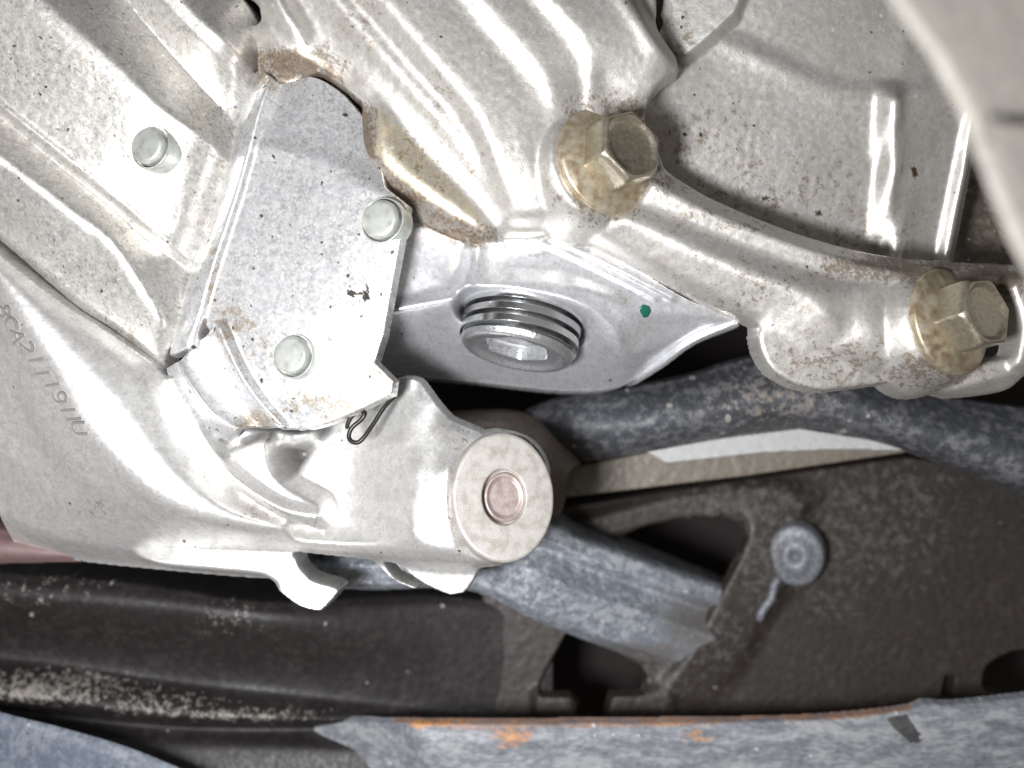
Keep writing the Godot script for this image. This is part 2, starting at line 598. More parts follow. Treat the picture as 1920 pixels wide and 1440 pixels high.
func plate() -> void:
	var r := relief(290, 110, 800, 850, 20, -400, 1.6)
	r.thick = 55
	# rim along the groove
	r.loft([
		[[482, 120, -80], [452, 200, -80], [408, 360, -80], [358, 500, -80], [330, 600, -80], [316, 670, -80]],
		[[496, 130, -26], [468, 200, -22], [424, 360, -22], [376, 500, -24], [346, 600, -28], [326, 668, -34]],
		[[510, 140, -6], [486, 205, -2], [444, 360, -2], [398, 500, -4], [368, 600, -8], [342, 660, -16]],
		[[520, 150, -12], [497, 210, -8], [454, 362, -8], [408, 502, -10], [380, 604, -14], [358, 655, -20]],
		[[524, 150, -34], [502, 212, -30], [459, 364, -28], [413, 504, -28], [386, 606, -30], [372, 645, -30]],
	])
	r.loft([
		[[510, 158, -34], [552, 148, -18], [588, 141, -6], [640, 170, 2], [700, 235, 15]],
		[[484, 240, -18], [545, 250, 2], [600, 262, 20], [660, 290, 34], [720, 320, 44]],
		[[472, 275, -12], [545, 285, 12], [600, 300, 32], [660, 322, 50], [725, 350, 66]],
		[[466, 300, -14], [545, 315, 12], [600, 330, 34], [690, 355, 66], [768, 384, 84]],
		[[424, 440, -16], [550, 450, 26], [650, 450, 60], [757, 440, 90]],
		[[388, 570, -18], [500, 580, 20], [620, 580, 58], [734, 565, 88]],
		[[384, 612, -18], [500, 625, 20], [620, 640, 56], [722, 630, 84]],
		[[450, 700, -2], [540, 705, 26], [630, 700, 52], [706, 680, 72]],
		[[475, 745, 0], [550, 750, 24], [640, 735, 48], [742, 715, 62]],
		[[524, 806, 0], [585, 806, 16], [650, 784, 34], [738, 742, 54]],
	], false, 40)
	# the scoop under the left corner
	r.loft([
		[[306, 690, -60], [334, 745, -60], [378, 808, -60], [430, 830, -60]],
		[[314, 686, -44], [342, 745, -40], [384, 800, -36], [436, 822, -40]],
		[[326, 678, 14], [358, 728, 34], [396, 776, 38], [442, 806, 26]],
		[[336, 674, 12], [368, 724, 32], [406, 772, 34], [452, 804, 22]],
		[[356, 650, -14], [392, 710, -26], [428, 760, -28], [474, 804, -28]],
		[[376, 634, -26], [412, 704, -40], [446, 755, -42], [492, 805, -36]],
		[[402, 610, 8], [442, 692, 18], [478, 748, 22], [525, 801, 20]],
		[[410, 606, 10], [448, 690, 18], [484, 746, 22], [532, 800, 20]],
		[[424, 606, 0], [462, 690, 6], [496, 742, 10], [545, 800, 12]],
	])
	r.fillet(2, 2)
	r.rough(0.4, 0.22)
	var t := thing("machined_plate", "bright speckled silver plate carrying two round pins, in the middle left", "plate", P(560, 450, -170))
	part("plate_face", r.mesh(painter({"base": Color(0.72, 0.722, 0.73), "tone": Color(0.62, 0.595, 0.55), "dirt": 0.28, "mottle": 0.15, "dots": 0.09, "areas": [[[[650, 546], [664, 543], [672, 547], [684, 545], [686, 551], [672, 552], [660, 556], [652, 553]], Color(0.07, 0.06, 0.05), 1.6], [[[684, 535], [692, 538], [690, 560], [684, 566], [681, 556], [686, 549]], Color(0.07, 0.06, 0.05), 1.6]], "grit": 0.32, "dot_color": Color(0.1, 0.095, 0.09), "pale": 0.08, "pale_color": Color(0.86, 0.87, 0.88), "cell": 19.0, "big": 1.15,
		"blotch_tint": Color(0.3, 0.24, 0.17), "spots": [[430, 610, 60, 40, 0.75], [470, 650, 60, 60, 0.5], [700, 690, 70, 70, 0.55], [620, 760, 110, 40, 0.6], [480, 790, 50, 24, 0.9], [500, 150, 40, 30, 0.8], [400, 520, 14, 150, 0.6]]})), M.bright, t)

func housing() -> void:
	var r := relief(-70, 400, 1070, 1170, 0, -500)
	r.thick = 95
	r.loft([
		[[-60, 405, -60], [36, 490, -60], [139, 572, -60], [208, 616, -60], [306, 690, -60], [350, 760, -60], [404, 850, -64], [450, 915, -66], [560, 975, -70]],
		[[-60, 425, -16], [36, 508, -14], [130, 590, -8], [200, 645, -4], [280, 715, -6], [330, 790, -10], [392, 885, -20], [450, 945, -30], [570, 985, -50]],
		[[-60, 450, 14], [40, 535, 18], [125, 640, 24], [190, 720, 32], [255, 805, 34], [330, 890, 30], [415, 945, 16], [540, 985, -24]],
		[[-60, 440, 18], [0, 516, 20], [47, 600, 24], [106, 691, 30], [153, 783, 34], [204, 841, 36], [277, 910, 32], [346, 950, 24], [437, 975, 8], [545, 990, -24]],
		[[-60, 470, 4], [-12, 530, 8], [34, 612, 12], [92, 704, 17], [140, 796, 21], [192, 856, 22], [268, 926, 18], [340, 966, 10], [434, 990, -6], [545, 1000, -36]],
		[[-60, 540, -30], [-20, 610, -28], [30, 710, -26], [80, 810, -24], [150, 890, -24], [245, 950, -26], [340, 985, -30], [450, 1004, -40], [600, 1008, -56]],
		[[-60, 760, -80], [20, 860, -80], [130, 940, -78], [260, 990, -76], [400, 1015, -74], [600, 1026, -72]],
		[[-60, 930, -150], [60, 995, -146], [200, 1025, -140], [350, 1040, -130], [500, 1038, -120], [556, 1036, -112]],
		[[-60, 1010, -240], [60, 1038, -240], [140, 1053, -236], [300, 1070, -220], [480, 1086, -200], [584, 1088, -190]],
	])
	r.fillet(3, 2)
	# flange strip and lugs under the dome
	r.plate([[235, 1042], [400, 1036], [545, 1034], [562, 1060], [585, 1085], [640, 1105], [603, 1149], [560, 1141], [520, 1112], [490, 1088], [380, 1078], [300, 1070]], -86, 0.0, 0.12)
	r.plate([[740, 1044], [920, 1050], [906, 1060], [890, 1092], [872, 1115], [845, 1120], [800, 1102], [762, 1076]], -60, 0.1, -0.2)
	r.plate([[688, 1042], [714, 1044], [745, 1084], [792, 1102], [778, 1109], [728, 1086]], -95, 0, 0)
	r.plate([[396, 800], [540, 796], [520, 850], [418, 862]], -84, 0.1, 0.1)
	# inner face seen through the fork
	r.plate([[495, 790], [640, 790], [640, 950], [560, 950], [500, 900]], -290, 0.2, 0.1)
	r.loft([[[505, 800, -100], [560, 800, -90], [605, 790, -100]], [[510, 835, -112], [550, 848, -105], [590, 826, -112]]])
	# arm web
	r.loft([
		[[690, 735, -110], [745, 708, -70], [786, 710, -50], [812, 740, -150]],
		[[618, 792, -116], [715, 765, -70], [800, 745, -30], [836, 772, -40], [850, 782, -120]],
		[[594, 818, -120], [680, 835, -84], [760, 830, -20], [815, 812, -6], [850, 806, -20], [905, 808, -40]],
		[[560, 862, -122], [670, 880, -84], [745, 885, -16], [778, 885, 20], [812, 880, 22], [846, 874, 34], [862, 868, 0]],
		[[530, 905, -122], [660, 930, -84], [735, 940, -14], [772, 945, 40], [806, 945, 42], [834, 940, 44], [846, 936, 46], [858, 935, 10]],
		[[560, 995, -116], [660, 1002, -84], [735, 1006, -10], [775, 1010, 40], [812, 1012, 38], [846, 1018, 36], [862, 1024, 34], [876, 1024, 10]],
		[[575, 1002, -50], [690, 1012, -24], [790, 1024, 36], [860, 1034, 32], [940, 1048, 16]],
		[[556, 1028, -70], [690, 1042, -50], [790, 1054, -4], [880, 1060, 4], [945, 1054, -4]],
		[[556, 1036, -110], [690, 1050, -100], [790, 1062, -70], [880, 1066, -60], [945, 1060, -60]],
	], false, 40)
	r.boss(P(945, 932, 10), Vector3(0.1, 0.02, 1.0), [[92, 2], [95, -8], [97, -60], [100, -160]])
	r.boss(P(945, 905, 10), Vector3(0.1, 0.02, 1.0), [[88, 2], [92, -8], [95, -60], [98, -160]])
	r.boss(P(945, 958, 10), Vector3(0.1, 0.02, 1.0), [[88, 2], [92, -8], [95, -60], [98, -160]])
	r.fillet(3, 2)
	# hook
	r.plate([[424, 848], [450, 832], [474, 823], [500, 817], [506, 850], [518, 885], [545, 912], [575, 928], [602, 942], [612, 962], [600, 987], [560, 985], [500, 950], [450, 905]], -14, 0.12, 0.1)
	r.loft([
		[[300, 705, -40], [350, 795, -40], [390, 855, -38], [430, 912, -34], [520, 970, -20], [600, 1000, -20]],
		[[312, 706, -12], [364, 795, -2], [402, 852, 6], [440, 900, 12], [525, 955, 18], [600, 972, 16]],
		[[326, 702, -30], [376, 788, -22], [416, 848, -14], [455, 890, -8], [530, 940, 4], [602, 955, 8]],
	])
	r.fillet(2, 2)
	r.rough(0.45, 0.2)
	var at := P(400, 850, -280)
	var t := thing("bell_housing", "smooth pale aluminium bell housing with stamped number and a round pivot arm, lower left", "engine part", at)
	part("housing_wall", r.mesh(painter({"base": Color(0.695, 0.685, 0.668), "tone": Color(0.59, 0.577, 0.555), "dirt": 0.1, "mottle": 0.11, "dots": 0.012, "pale": 0.02, "grit": 0.13,
		"blotch_tint": Color(0.25, 0.205, 0.16), "spots": [[250, 850, 40, 24, 0.45], [500, 960, 70, 22, 0.5], [840, 930, 26, 100, 0.4], [170, 950, 30, 24, 0.5], [860, 810, 60, 40, 0.4]]})), M.cast, t)
	var axis := Vector3(0.26, 0.16, 1.0).normalized()
	var d := turned([[-70, 124], [-8, 121], [-3, 119.5], [0, 116], [0, 112], [0.6, 60], [0.6, 55], [0.2, 51], [-12, 49], [-14, 0]])
	var db := part("pivot_boss", d, boss_metal(), t, false)
	aim(db, P(945, 932, 24), axis)
	db.position -= t.position
	db.scale = Vector3(0.81, 1.0, 1.0)
	db.set_meta("label", "round flat end face of the pivot arm")
	var pin := Node3D.new()
	var pm := turned([[-20, 44], [-6, 43.5], [-3.5, 41], [-4, 37], [-8, 34], [-9, 30], [-8.2, 27], [-9, 23], [-8.2, 19], [-9, 15], [-8.2, 11], [-8.8, 7], [-8.2, 0]])
	var pp := MeshInstance3D.new()
	pp.mesh = pm
	pp.material_override = M.rose
	pp.name = numbered("pivot_pin")
	add_child(pp, true)
	aim(pp, P(948, 932, 23), axis)
	pp.scale = Vector3(0.9, 1.06, 1.0)
	tag(pp, "pinkish grey pin end set in the middle of the round boss", "pin")
	pin.free()
	# the stamped number that runs down along the crest
	var word := [["8", 8, 583], ["C", 21, 606], ["A", 33, 630], ["2", 51, 651], ["l", 67, 675], ["l", 78, 700], ["l", 97, 722], ["9", 113, 745], ["l", 126, 769], ["l", 137, 786], ["U", 148, 802]]
	var font := SystemFont.new()
	font.font_names = PackedStringArray(["Droid Sans"])
	var ink := stuff(0.3, 0.5, 0.7, 0.1, 40, Color(0.52, 0.50, 0.485), false)
	for w in word:
		var tm := TextMesh.new()
		tm.text = w[0]
		tm.font = font
		tm.font_size = 64
		tm.pixel_size = 0.000048
		tm.depth = 0.0003
		var hz := height_at(r, w[1], w[2])
		var o := part("stamped_character", tm, ink, t, false)
		var ex: float = height_at(r, w[1] + 10, w[2]) - height_at(r, w[1] - 10, w[2])
		var ey: float = height_at(r, w[1], w[2] - 10) - height_at(r, w[1], w[2] + 10)
		var nn := Vector3(-ex / 20.0, -ey / 20.0, 1).normalized()
		var uu := Vector3(1, 0.2, 0)
		uu = (uu - nn * uu.dot(nn)).normalized()
		o.transform = Transform3D(Basis(uu.cross(nn), uu, nn), (P(w[1], w[2], hz) + nn * 1.2) * U - t.position)

func boss_metal() -> StandardMaterial3D:
	M.rose = stuff(0.5, 0.44, 0.6, 0.3, 21, Color(0.86, 0.85, 0.85), false)
	blotch(M.rose, 73, [[0.0, Color(0.62, 0.55, 0.53)], [0.5, Color(0.75, 0.69, 0.67)], [1.0, Color(0.84, 0.80, 0.78)]], 0.011)
	var m := stuff(0.4, 0.46, 0.66, 0.35, 20, Color(0.86, 0.85, 0.84), false)
	blotch(m, 74, [[0.0, Color(0.66, 0.64, 0.60)], [0.38, Color(0.75, 0.735, 0.71)], [0.55, Color(0.80, 0.79, 0.775)], [1.0, Color(0.84, 0.83, 0.82)]], 0.011)
	return m

func height_at(r: Relief, x: float, y: float) -> float:
	var z := 0.0
	for k in 4:
		var p := P(x, y, z)
		var i := clampi(int(round((p.x - r.x0) / r.st)), 0, r.nx - 1)
		var j := clampi(int(round((p.y - r.y0) / r.st)), 0, r.ny - 1)
		z = r.H[j * r.nx + i]
	return z

func drain_casing() -> void:
	var r := relief(680, 360, 1440, 780, -60, -400)
	r.loft([
		[[735, 370, -24], [830, 405, -40], [872, 425, -46], [892, 428, -26], [906, 430, -20], [920, 430, -26], [1000, 435, -16], [1060, 440, -16], [1180, 490, -20], [1290, 555, -30], [1395, 595, -55]],
		[[735, 470, -22], [830, 490, -36], [864, 500, -38], [880, 500, -10], [896, 500, 0], [910, 500, -10], [1000, 505, 0], [1060, 512, 0], [1160, 545, -8], [1260, 585, -26], [1392, 602, -55]],
		[[726, 562, -12], [790, 550, -22], [846, 540, -20], [864, 540, 10], [880, 540, 18], [896, 534, 6], [970, 526, 16], [1060, 534, 18], [1140, 560, 8], [1185, 592, -6], [1260, 606, -46], [1392, 606, -58]],
		[[722, 588, -2], [790, 572, 6], [850, 560, 14], [880, 556, 22], [920, 553, 26], [980, 552, 30], [1060, 562, 30], [1124, 592, 14], [1160, 640, -16], [1190, 660, -60], [1300, 632, -76], [1392, 608, -72]],
		[[718, 596, -16], [790, 582, -10], [850, 570, -2], [880, 566, 4], [920, 563, 8], [980, 562, 12], [1056, 572, 10], [1112, 604, -10], [1146, 652, -44], [1185, 678, -96], [1296, 640, -96], [1392, 610, -86]],
		[[698, 705, -270], [790, 712, -282], [850, 718, -285], [900, 722, -288], [980, 731, -288], [1040, 737, -286], [1100, 738, -262], [1150, 733, -232], [1190, 717, -196], [1240, 682, -160], [1300, 642, -130], [1392, 612, -120]],
	], false, 100)
	r.fillet(2, 2)
	r.boss(P(986, 570, -104), Vector3(-0.2, -0.94, 0.28), [[0, 24], [126, 24], [130, 40]], 64, 1)
	r.fillet(1, 2)
	# two fine ridges beside the flange, and the thick rim along the right edge
	for off in [0, 34]:
		r.loft([
			[[985 + off, 448, -30], [1090 + off, 496, -24], [1225 + off, 566, -40]],
			[[992 + off, 444, 2], [1098 + off, 492, 6], [1232 + off, 561, -8]],
			[[1004 + off, 440, -30], [1110 + off, 486, -24], [1244 + off, 554, -40]],
		])
	r.loft([
		[[1375, 598, -90], [1290, 630, -100], [1225, 676, -150], [1180, 700, -190]],
		[[1382, 602, -52], [1298, 636, -66], [1234, 680, -116], [1186, 710, -170]],
		[[1390, 608, -50], [1306, 642, -66], [1244, 686, -116], [1192, 718, -172]],
		[[1394, 614, -100], [1308, 648, -110], [1246, 692, -150], [1194, 724, -200]],
	])
	r.fillet(2, 1)
	r.rough(0.4, 0.22)
	var t := thing("drain_plug_casing", "clean pale blue-white alloy casing around the threaded drain plug, picture centre", "engine part", P(1000, 600, -380))
	part("casing_wall", r.mesh(painter({"base": Color(0.75, 0.755, 0.78), "tone": Color(0.634, 0.61, 0.61), "dirt": 0.08, "mottle": 0.1, "dots": 0.01, "pale": 0.012, "grit": 0.14,
		"blotch_tint": Color(0.36, 0.31, 0.25), "spots": [[1165, 560, 30, 20, 0.5], [1010, 490, 80, 40, 0.36]]})), M.bright, t)
	var hz := height_at(r, 1208, 584)
	var blob := turned([[-3, 14], [0.8, 13], [1.6, 9], [1.8, 0]], 7)
	var green := StandardMaterial3D.new()
	green.albedo_color = Color(0.08, 0.33, 0.28)
	green.roughness = 0.35
	var o := part("paint_mark", blob, green, t, false)
	aim(o, P(1208, 584, hz), Vector3(0.2, -0.25, 0.9))
	o.position -= t.position
	o.set_meta("label", "dab of green paint")

func gearbox_case() -> void:
	var r := relief(440, -70, 1990, 780, 30, -330)
	r.thick = 75
	r.plate([[470, -60], [480, 0], [487, 60], [515, 100], [560, 118], [610, 135], [652, 168], [690, 205], [674, 270], [692, 340], [747, 383], [802, 428], [870, 461], [940, 456], [1010, 453], [1090, 432], [1150, 410], [1245, 350], [1246, 300], [1212, 220], [1222, 182], [1248, 152], [1276, 132], [1270, 105], [1238, 60], [1185, -60]], 22)
	r.plate([[466, 40], [478, 90], [480, 145], [515, 158], [545, 163], [575, 150], [602, 142], [650, 172], [690, 208], [640, 120], [560, 60]], -14, 0.2, 0.0)
	r.loft([[[490, -60, 30], [505, 10, 30], [540, 80, 20], [550, 110, 0]], [[506, -60, 62], [520, 0, 60], [556, 62, 48], [560, 100, 20]], [[530, -60, 30], [545, 0, 30], [580, 60, 30], [580, 110, 10]]])
	# pocket floor, tilted
	r.loft([
		[[640, 150, -10], [676, 196, 0], [664, 275, 0], [686, 345, 0], [745, 390, 0], [802, 434, 0], [880, 466, 0], [950, 462, 0]],
		[[650, 150, 20], [690, 200, 24], [680, 275, 26], [704, 335, 26], [760, 376, 26], [818, 420, 26], [880, 446, 26], [940, 448, 30]],
		[[668, 150, 48], [708, 204, 52], [704, 285, 56], [734, 326, 56], [792, 370, 54], [846, 402, 52], [900, 424, 50], [930, 436, 48]],
		[[680, 160, 50], [720, 214, 56], [730, 280, 62], [765, 320, 64], [815, 358, 62], [860, 385, 58], [905, 415, 50], [930, 432, 46]],
		[[690, 170, 34], [745, 232, 38], [790, 288, 42], [830, 330, 44], [862, 362, 44], [892, 395, 42], [912, 420, 40], [932, 440, 40]],
	], false, 40)
	r.loft([
		[[500, -60, 4], [605, 95, 14], [690, 180, 30], [758, 250, 36], [834, 334, 38], [895, 400, 38], [932, 440, 30]],
		[[548, -60, 42], [640, 45, 44], [712, 130, 46], [795, 222, 48], [862, 305, 48], [905, 362, 44], [935, 430, 30]],
		[[575, -60, 64], [664, 40, 66], [738, 125, 68], [820, 215, 70], [884, 296, 68], [920, 350, 62], [948, 425, 40]],
		[[612, -60, 54], [700, 40, 56], [772, 125, 58], [842, 205, 60], [888, 272, 62], [922, 340, 60], [960, 420, 44]],
		[[660, -60, 98], [745, 38, 98], [818, 122, 98], [880, 192, 98], [914, 262, 96], [940, 335, 86], [972, 415, 56]],
		[[742, -60, 92], [830, 40, 92], [905, 130, 92], [960, 205, 92], [990, 290, 88], [1010, 350, 78], [1020, 415, 56]],
		[[818, -60, 84], [900, 40, 84], [955, 105, 84], [1002, 165, 84], [1034, 240, 78], [1050, 310, 68], [1058, 410, 52]],
		[[850, -60, 100], [928, 32, 100], [982, 92, 99], [1024, 146, 94], [1050, 210, 80], [1062, 300, 62], [1075, 400, 50]],
		[[950, -60, 88], [1040, 45, 88], [1080, 95, 84], [1095, 150, 66], [1095, 210, 54], [1095, 400, 46]],
		[[978, -60, 102], [1072, 45, 102], [1110, 95, 90], [1125, 150, 62], [1150, 205, 50]],
		[[1070, -60, 92], [1140, 40, 90], [1178, 95, 78], [1195, 150, 58], [1205, 200, 46]],
		[[1110, -60, 86], [1182, 38, 84], [1225, 95, 74], [1245, 125, 58], [1245, 150, 46]],
		[[1128, -60, 98], [1200, 34, 95], [1240, 90, 82], [1260, 120, 60], [1254, 145, 48]],
		[[1170, -60, 50], [1232, 60, 50], [1262, 105, 44], [1270, 128, 38]],
	], false, 40)
	r.fillet(3, 2)
	# flange rib running to the second bolt
	r.loft([
		[[1225, 300, 0], [1290, 345, -6], [1350, 378, -10], [1500, 438, -20], [1640, 474, -25], [1760, 486, -30], [1990, 494, -30]],
		[[1215, 335, 66], [1350, 402, 50], [1480, 452, 40], [1600, 490, 34], [1700, 512, 24], [1800, 520, 0], [1960, 520, -30]],
		[[1195, 375, 50], [1340, 435, 32], [1480, 490, 22], [1580, 522, 20], [1680, 545, 16], [1760, 560, 0]],
		[[1150, 405, 70], [1220, 432, 62], [1311, 473, 56], [1420, 518, 52], [1510, 552, 50], [1553, 590, 46], [1580, 640, 26]],
		[[1090, 438, 30], [1220, 500, 22], [1330, 552, 16], [1413, 596, 10], [1470, 640, 6], [1545, 705, -10]],
		[[1070, 448, -30], [1220, 524, -30], [1330, 580, -30], [1413, 615, -30], [1432, 690, -40], [1500, 730, -60]],
	], false, 40)
	r.plate([[1420, 616], [1424, 662], [1446, 699], [1497, 728], [1548, 736], [1600, 730], [1650, 724], [1730, 710], [1822, 686], [1860, 640], [1850, 540], [1700, 510], [1580, 530], [1500, 570]], 6, -0.02, -0.1)
	r.loft([
		[[1540, 600, 30], [1570, 660, 20], [1620, 700, 0]],
		[[1600, 540, 30], [1640, 620, 40], [1680, 690, 20]],
		[[1690, 520, 10], [1700, 610, 20], [1740, 700, 8]],
	], true)
	r.fillet(4, 2)
	var ax := Vector3(0.5, 0.16, 0.85)
	r.boss(P(1128, 305, 40), ax, [[0, 6], [108, 6], [114, 2], [120, -12], [140, -90]])
	r.boss(P(1772, 606, 10), ax, [[0, 6], [98, 6], [104, 2], [110, -12], [130, -90]])
	# the neighbouring lug at the right edge
	r.loft([
		[[1872, 560, -60], [1890, 640, -60], [1900, 720, -70]],
		[[1880, 545, 0], [1900, 620, 0], [1890, 700, -20]],
		[[1905, 520, 24], [1925, 610, 28], [1915, 690, 0]],
		[[1960, 490, 10], [1980, 600, 20], [1970, 700, -20]],
	], true)
	r.loft([
		[[1725, 708, -40], [1800, 690, -20], [1870, 670, -20], [1980, 660, -20]],
		[[1745, 735, -30], [1800, 728, -14], [1880, 705, -14], [1980, 680, -14]],
		[[1788, 747, -60], [1850, 742, -50], [1898, 730, -50], [1925, 690, -50]],
	])
	r.fillet(2, 2)
	r.roll(4, 14)
	r.rough(0.5, 0.25)
	var t := thing("gearbox_case", "ribbed beige-grey gearbox case with a flange carrying two hex bolts, top centre to right edge", "engine part", P(1200, 350, -130))
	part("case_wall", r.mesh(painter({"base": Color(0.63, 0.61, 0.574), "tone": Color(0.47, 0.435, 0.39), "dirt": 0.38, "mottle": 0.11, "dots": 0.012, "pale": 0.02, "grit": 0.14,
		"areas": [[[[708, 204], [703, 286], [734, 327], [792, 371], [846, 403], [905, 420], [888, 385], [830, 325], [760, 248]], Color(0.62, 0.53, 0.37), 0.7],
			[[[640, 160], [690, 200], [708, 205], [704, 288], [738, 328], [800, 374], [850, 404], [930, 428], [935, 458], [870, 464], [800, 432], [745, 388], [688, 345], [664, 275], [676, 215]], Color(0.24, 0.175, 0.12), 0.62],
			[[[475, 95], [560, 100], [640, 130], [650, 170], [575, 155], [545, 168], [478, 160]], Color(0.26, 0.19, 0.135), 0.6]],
		"blotch_tint": Color(0.21, 0.16, 0.115), "spots": [[800, 320, 100, 100, 0.45], [680, 270, 24, 90, 1.2], [740, 375, 60, 26, 1.1], [850, 445, 90, 24, 0.95], [560, 120, 90, 40, 1.1], [1140, 210, 90, 50, 0.6], [1130, 370, 100, 60, 0.75], [1240, 345, 60, 30, 0.7],
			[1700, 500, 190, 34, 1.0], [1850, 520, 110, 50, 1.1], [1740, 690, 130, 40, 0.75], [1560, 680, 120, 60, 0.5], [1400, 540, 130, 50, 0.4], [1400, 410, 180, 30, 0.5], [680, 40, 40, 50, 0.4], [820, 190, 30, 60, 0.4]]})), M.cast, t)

func right_case() -> void:
	var r := relief(1160, -70, 1990, 560, -60, -330)
	r.loft([
		[[1250, -60, -34], [1450, -60, -46], [1600, -60, -54], [1720, -60, -62], [1850, -60, -78], [1960, -60, -90]],
		[[1240, 40, -50], [1340, 40, -62], [1457, 88, -68], [1566, 138, -76], [1644, 150, -80], [1690, 152, -78], [1700, 152, -82], [1750, 136, -90], [1825, 150, -104], [1850, 150, -190]],
		[[1222, 72, -44], [1324, 68, -56], [1445, 118, -62], [1556, 168, -72], [1648, 182, -74], [1654, 184, -60], [1688, 184, -42], [1694, 183, -74], [1735, 178, -84], [1812, 216, -104], [1820, 216, -96], [1834, 216, -86], [1840, 216, -190]],
		[[1215, 110, -50], [1330, 106, -64], [1450, 150, -70], [1560, 200, -80], [1646, 212, -82], [1653, 214, -67], [1688, 214, -49], [1695, 214, -82], [1735, 210, -92], [1806, 232, -110], [1814, 232, -100], [1828, 232, -90], [1834, 232, -190]],
		[[1190, 210, -60], [1340, 235, -78], [1500, 290, -98], [1646, 315, -110], [1653, 318, -94], [1689, 320, -76], [1696, 322, -110], [1788, 322, -132], [1796, 322, -120], [1812, 322, -108], [1818, 322, -200]],
		[[1190, 310, -90], [1350, 395, -118], [1500, 455, -140], [1648, 484, -154], [1655, 490, -140], [1689, 494, -122], [1696, 496, -154], [1752, 500, -172], [1760, 500, -160], [1776, 500, -148], [1784, 500, -230]],
	], false, 100)
	r.fillet(3, 2)
	r.plate([[1250, -60], [1420, -60], [1386, 26], [1335, 72], [1286, 112], [1262, 100], [1232, 30]], -30, 0.14, -0.06, false)
	r.fillet(2, 2)
	r.rough(0.5, 0.25)
	var t := thing("rear_case", "smooth grey casing with an upright bright rib, behind the flange at upper right", "engine part", P(1550, 250, -260))
	part("case_wall", r.mesh(painter({"base": Color(0.585, 0.568, 0.538), "tone": Color(0.43, 0.4, 0.36), "dirt": 0.42, "mottle": 0.11, "dots": 0.016, "pale": 0.01, "areas": [[[[1708, 316], [1719, 313], [1722, 329], [1711, 334]], Color(0.1, 0.07, 0.04), 1.5], [[[1528, 395], [1540, 393], [1541, 403], [1530, 405]], Color(0.09, 0.07, 0.05), 1.5], [[[1428, 368], [1440, 369], [1440, 376], [1429, 376]], Color(0.09, 0.07, 0.05), 1.5]], "grit": 0.14, "big": 1.2,
		"blotch_tint": Color(0.2, 0.16, 0.12), "spots": [[1420, 370, 220, 90, 0.45], [1600, 440, 150, 60, 0.42], [1330, 290, 120, 120, 0.42], [1275, 60, 30, 60, 0.6]]})), M.cast, t)

func sheet(called: String, label: String, cat: String, rel: Relief, pd: Dictionary, mat: Material, at: Vector3, pname: String, soft := 1) -> Node3D:
	var t := thing(called, label, cat, at)
	part(pname, rel.mesh(painter(pd), soft), mat, t)
	return t

